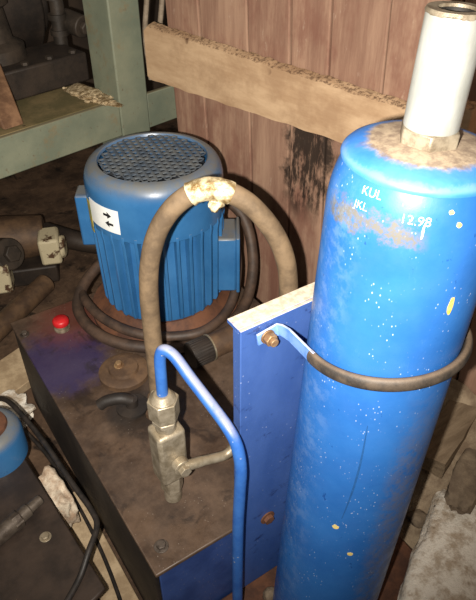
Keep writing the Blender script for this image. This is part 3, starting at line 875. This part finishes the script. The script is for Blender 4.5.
for v in b.bm.verts:                                   # the sleeve is squeezed flat against the cylinder
    d = V((v.co.x - BX + 0.0095, v.co.y - BY, 0)); k = (RS + (d.length - RS) * 0.62) / d.length
    v.co.x = BX - 0.0095 + d.x * k; v.co.y = BY + d.y * k
b.build('rubber_sleeve', M['rubber'], CL, 60)
for x in (0.173, 0.389):
    b = MB(); b.cyl((x, -0.023, 0.4055), (x, -0.0255, 0.4055), 0.0095, seg=22); b.cyl((x, -0.0255, 0.4055), (x, -0.034, 0.4055), 0.0085, seg=6); b.cyl((x, -0.034, 0.4055), (x, -0.039, 0.4055), 0.0055, seg=16)
    b.build('bolt', M['bolt'], CL, 40, 0.0008)

# ------------------------------------------------------------------ second unit, lower left
U2 = thing('lower_unit', 'dark flat topped steel unit at lower left beside the tank', 'tank', (-0.22, 0.21, FZ))
b = MB(); zt = -0.08
cs = [(-0.061, 0.066), (-0.086, 0.40), (-0.42, 0.43), (-0.42, 0.035), (-0.085, 0.058)]
b.hexa([(x, y, zt - 0.010) for x, y in cs], [(x, y, zt) for x, y in cs])
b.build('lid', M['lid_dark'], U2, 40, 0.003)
b = MB(); cs2 = [(-0.075, 0.08), (-0.098, 0.39), (-0.41, 0.42), (-0.41, 0.048)]
b.hexa([(x, y, FZ - 0.003) for x, y in cs2], [(x, y, zt - 0.0095) for x, y in cs2])
b.build('unit_body', M['tank_dark'], U2, 40, 0.002)
bolt(U2, (-0.110, 0.203, zt), 0.007, 0.006, 'steel')
bolt(U2, (-0.32, 0.10, zt), 0.007, 0.006, 'steel')

m2 = thing('pump_motor', 'small blue motor cut off by the left edge, on the lower unit', 'motor', (-0.130, 0.425, zt))
b = MB(); b.lathe([(0.062, 0), (0.062, 0.055), (0.058, 0.068), (0.048, 0.076), (0.040, 0.078)], (-0.130, 0.425, zt), 48)
b.build('motor_body', M['motor'], m2, 40)
b = MB(); b.lathe([(0.041, 0.0775), (0.039, 0.083), (0.030, 0.085), (0.0, 0.085)], (-0.130, 0.425, zt), 40, True, False)
b.build('end_cap', M['rustbrown'], m2, 40)

rd = thing('piston_rod', 'dull grey stepped rod lying on the lower unit lid', 'rod', (-0.17, 0.24, zt))
q0, q1 = V((-0.245, 0.212, zt + 0.016)), V((-0.092, 0.268, zt + 0.016)); dq = q1 - q0
def along(t): return q0 + dq * t
b = MB(); b.cyl(along(0), along(0.72), 0.0155, seg=24); b.build('rod_body', M['rod'], rd, 40, 0.002)
b = MB(); b.cyl(along(0.72), along(0.84), 0.0125, seg=24); b.cyl(along(0.84), along(1.0), 0.0095, seg=24); b.build('rod_end', M['rod'], rd, 40, 0.002)
b = MB(); b.cyl(along(0.62), along(0.72), 0.0170, seg=6); b.build('hex_nut', M['rod'], rd, 40, 0.001)

b = MB(); b.tube(sm_path([(-0.085, 0.60, -0.11), (-0.066, 0.52, -0.065), (-0.046, 0.40, -0.062), (-0.034, 0.27, -0.064), (-0.027, 0.195, -0.062), (-0.032, 0.160, -0.060), (-0.060, 0.128, -0.061), (-0.090, 0.100, -0.0735), (-0.130, 0.070, -0.0745), (-0.17, 0.045, -0.0745)]), 0.0052, 12)
tag(b.build('electric_cable', M['black_cable'], None, 60), 'black cable curving over the edge of the lower unit lid', 'cable')
b = MB(); b.tube(sm_path([(-0.055, 0.62, -0.235), (-0.030, 0.50, -0.240), (-0.022, 0.36, -0.242), (-0.022, 0.24, -0.242), (-0.030, 0.14, -0.242), (-0.045, 0.04, -0.242)]), 0.0045, 12)
tag(b.build('electric_cable', M['black_cable'], None, 60), 'black cable on the floor of the gap along the tank side', 'cable')

# floor of the gap and its rubble
b = MB(); b.box((-0.04, 0.775, -0.236), (0.24, 0.12, 0.025), Matrix.Rotation(rad(20), 3, 'Z'))
tag(b.build('board', M['paleplank'], None, 40, 0.002), 'pale dusty board on the floor at the left end of the tank', 'board')
b = MB(); b.rock((-0.10, 0.655, -0.235), (0.085, 0.05, 0.022), 21, 0.3, 0.25, 4, blocky=0.7)
tag(b.build('concrete_slab', M['concrete'], None, 50), 'pale broken slab on the floor beside the small blue motor', 'slab')
b = MB(); b.rock((-0.056, 0.325, -0.165), (0.020, 0.050, 0.045), 12, 0.08, 0.22, 4, blocky=0.6)
tag(b.build('brick', M['brick'], None, 50), 'whitewashed brick wedged in the gap between tank and lower unit', 'brick')
b = MB(); b.box((-0.034, 0.17, -0.246), (0.060, 0.42, 0.012))
tag(b.build('board', M['paleplank'], None, 40, 0.002), 'narrow pale board on the floor between tank and lower unit', 'board')

# ------------------------------------------------------------------ rubble at the foot of the board wall, lower right
b = MB(); n = 46; g = [[None] * (n + 1) for _ in range(n + 1)]
for i in range(n + 1):
    for j in range(n + 1):
        u = 0.40 + 0.325 * i / n; v = -0.75 + 1.05 * j / n
        z = -0.255 + 0.20 * (i / n) ** 1.2 * min(1, (n - j) / n * 4)
        P = rm(u, v, 0)
        z += 0.018 * noise.noise(P * 9) + 0.009 * noise.noise(P * 28) + 0.004 * noise.noise(P * 70)
        P.z = max(z, FZ - 0.01)
        g[i][j] = b.bm.verts.new(P)
for i in range(n):
    for j in range(n): b.bm.faces.new((g[i][j], g[i + 1][j], g[i + 1][j + 1], g[i][j + 1]))
o = tag(b.build('rubble_heap', M['rubble'], None, 50), 'heap of brown dirt and rubble at the foot of the board wall', 'rubble'); o['kind'] = 'stuff'
def beam(p0, p1, w, h, seed, n=14):
    b = MB(); p0, p1 = V(p0), V(p1); t = (p1 - p0).normalized(); s_ = V((-t.y, t.x, 0)).normalized(); u = t.cross(s_) * -1
    u = s_.cross(t) * -1 if u.z < 0 else u
    rows = []
    for i in range(n + 1):
        p = p0.lerp(p1, i / n)
        row = []
        for k, (a, c) in enumerate(((-1, -1), (0, -1.05), (1, -1), (1.04, 0), (1, 1), (0, 1.05), (-1, 1), (-1.04, 0))):
            j = 0.10 * noise.noise(V((i * 0.7 + seed, k * 1.9, seed * 3)))
            q = 0.35 * noise.noise(V((k * 2.2, seed, 5))) * w if i in (0, n) else 0
            row.append(b.bm.verts.new(p + s_ * (w / 2 * (a + j)) + u * (h / 2 * (c + j)) + t * q))
        rows.append(row)
    for x, y in zip(rows, rows[1:]): b.ring_faces(x, y)
    b.bm.faces.new(rows[0][::-1]); b.bm.faces.new(rows[-1])
    return b
tag(beam((0.575, -0.035, -0.125), (0.83, 0.045, -0.075), 0.060, 0.05, 3).build('timber', M['timber'], None, 35), 'broken grey timber end lying on the rubble behind the gas cylinder', 'timber')
b = MB(); b.rock((0.625, -0.095, -0.140), (0.080, 0.030, 0.022), 55, rad(22), 0.28, 4, 1.4, 0.5)
tag(b.build('concrete_fragment', M['concrete2'], None, 50), 'long lumpy grey fragment between the broken timber and the bright slab', 'rubble')
b = MB(); b.rock((0.490, -0.195, -0.185), (0.155, 0.075, 0.030), 31, rad(28), 0.22, 4, 1.6, 0.7)
tag(b.build('concrete_slab', M['concrete'], None, 50), 'bright dusty concrete slab in the lower right corner', 'slab')
for k, (x, y, z, s_, m, lab) in enumerate((
        (0.700, -0.155, -0.115, 0.035, 'concrete2', 'grey stone against the wall beside the timbers'),
        (0.600, -0.185, -0.160, 0.024, 'concrete', 'pale stone above the bright concrete slab'),
        (0.520, -0.080, -0.205, 0.022, 'concrete2', 'small grey stone behind the gas cylinder foot'))):
    b = MB(); b.rock((x, y, z), (s_, s_ * 0.8, s_ * 0.65), 40 + k, k, 0.3, 3)
    tag(b.build('stone', M[m], None, 50), lab, 'stone')

# wood block standing beyond the cap, right edge
b = MB(); b.box(rm(0.676, 0.010, 0.47), (0.040, 0.05, 0.12), RROOM)
tag(b.build('wood_block', M['plank'], None, 40, 0.004), 'short wood block nailed on the plank, right of the cylinder cap', 'block')
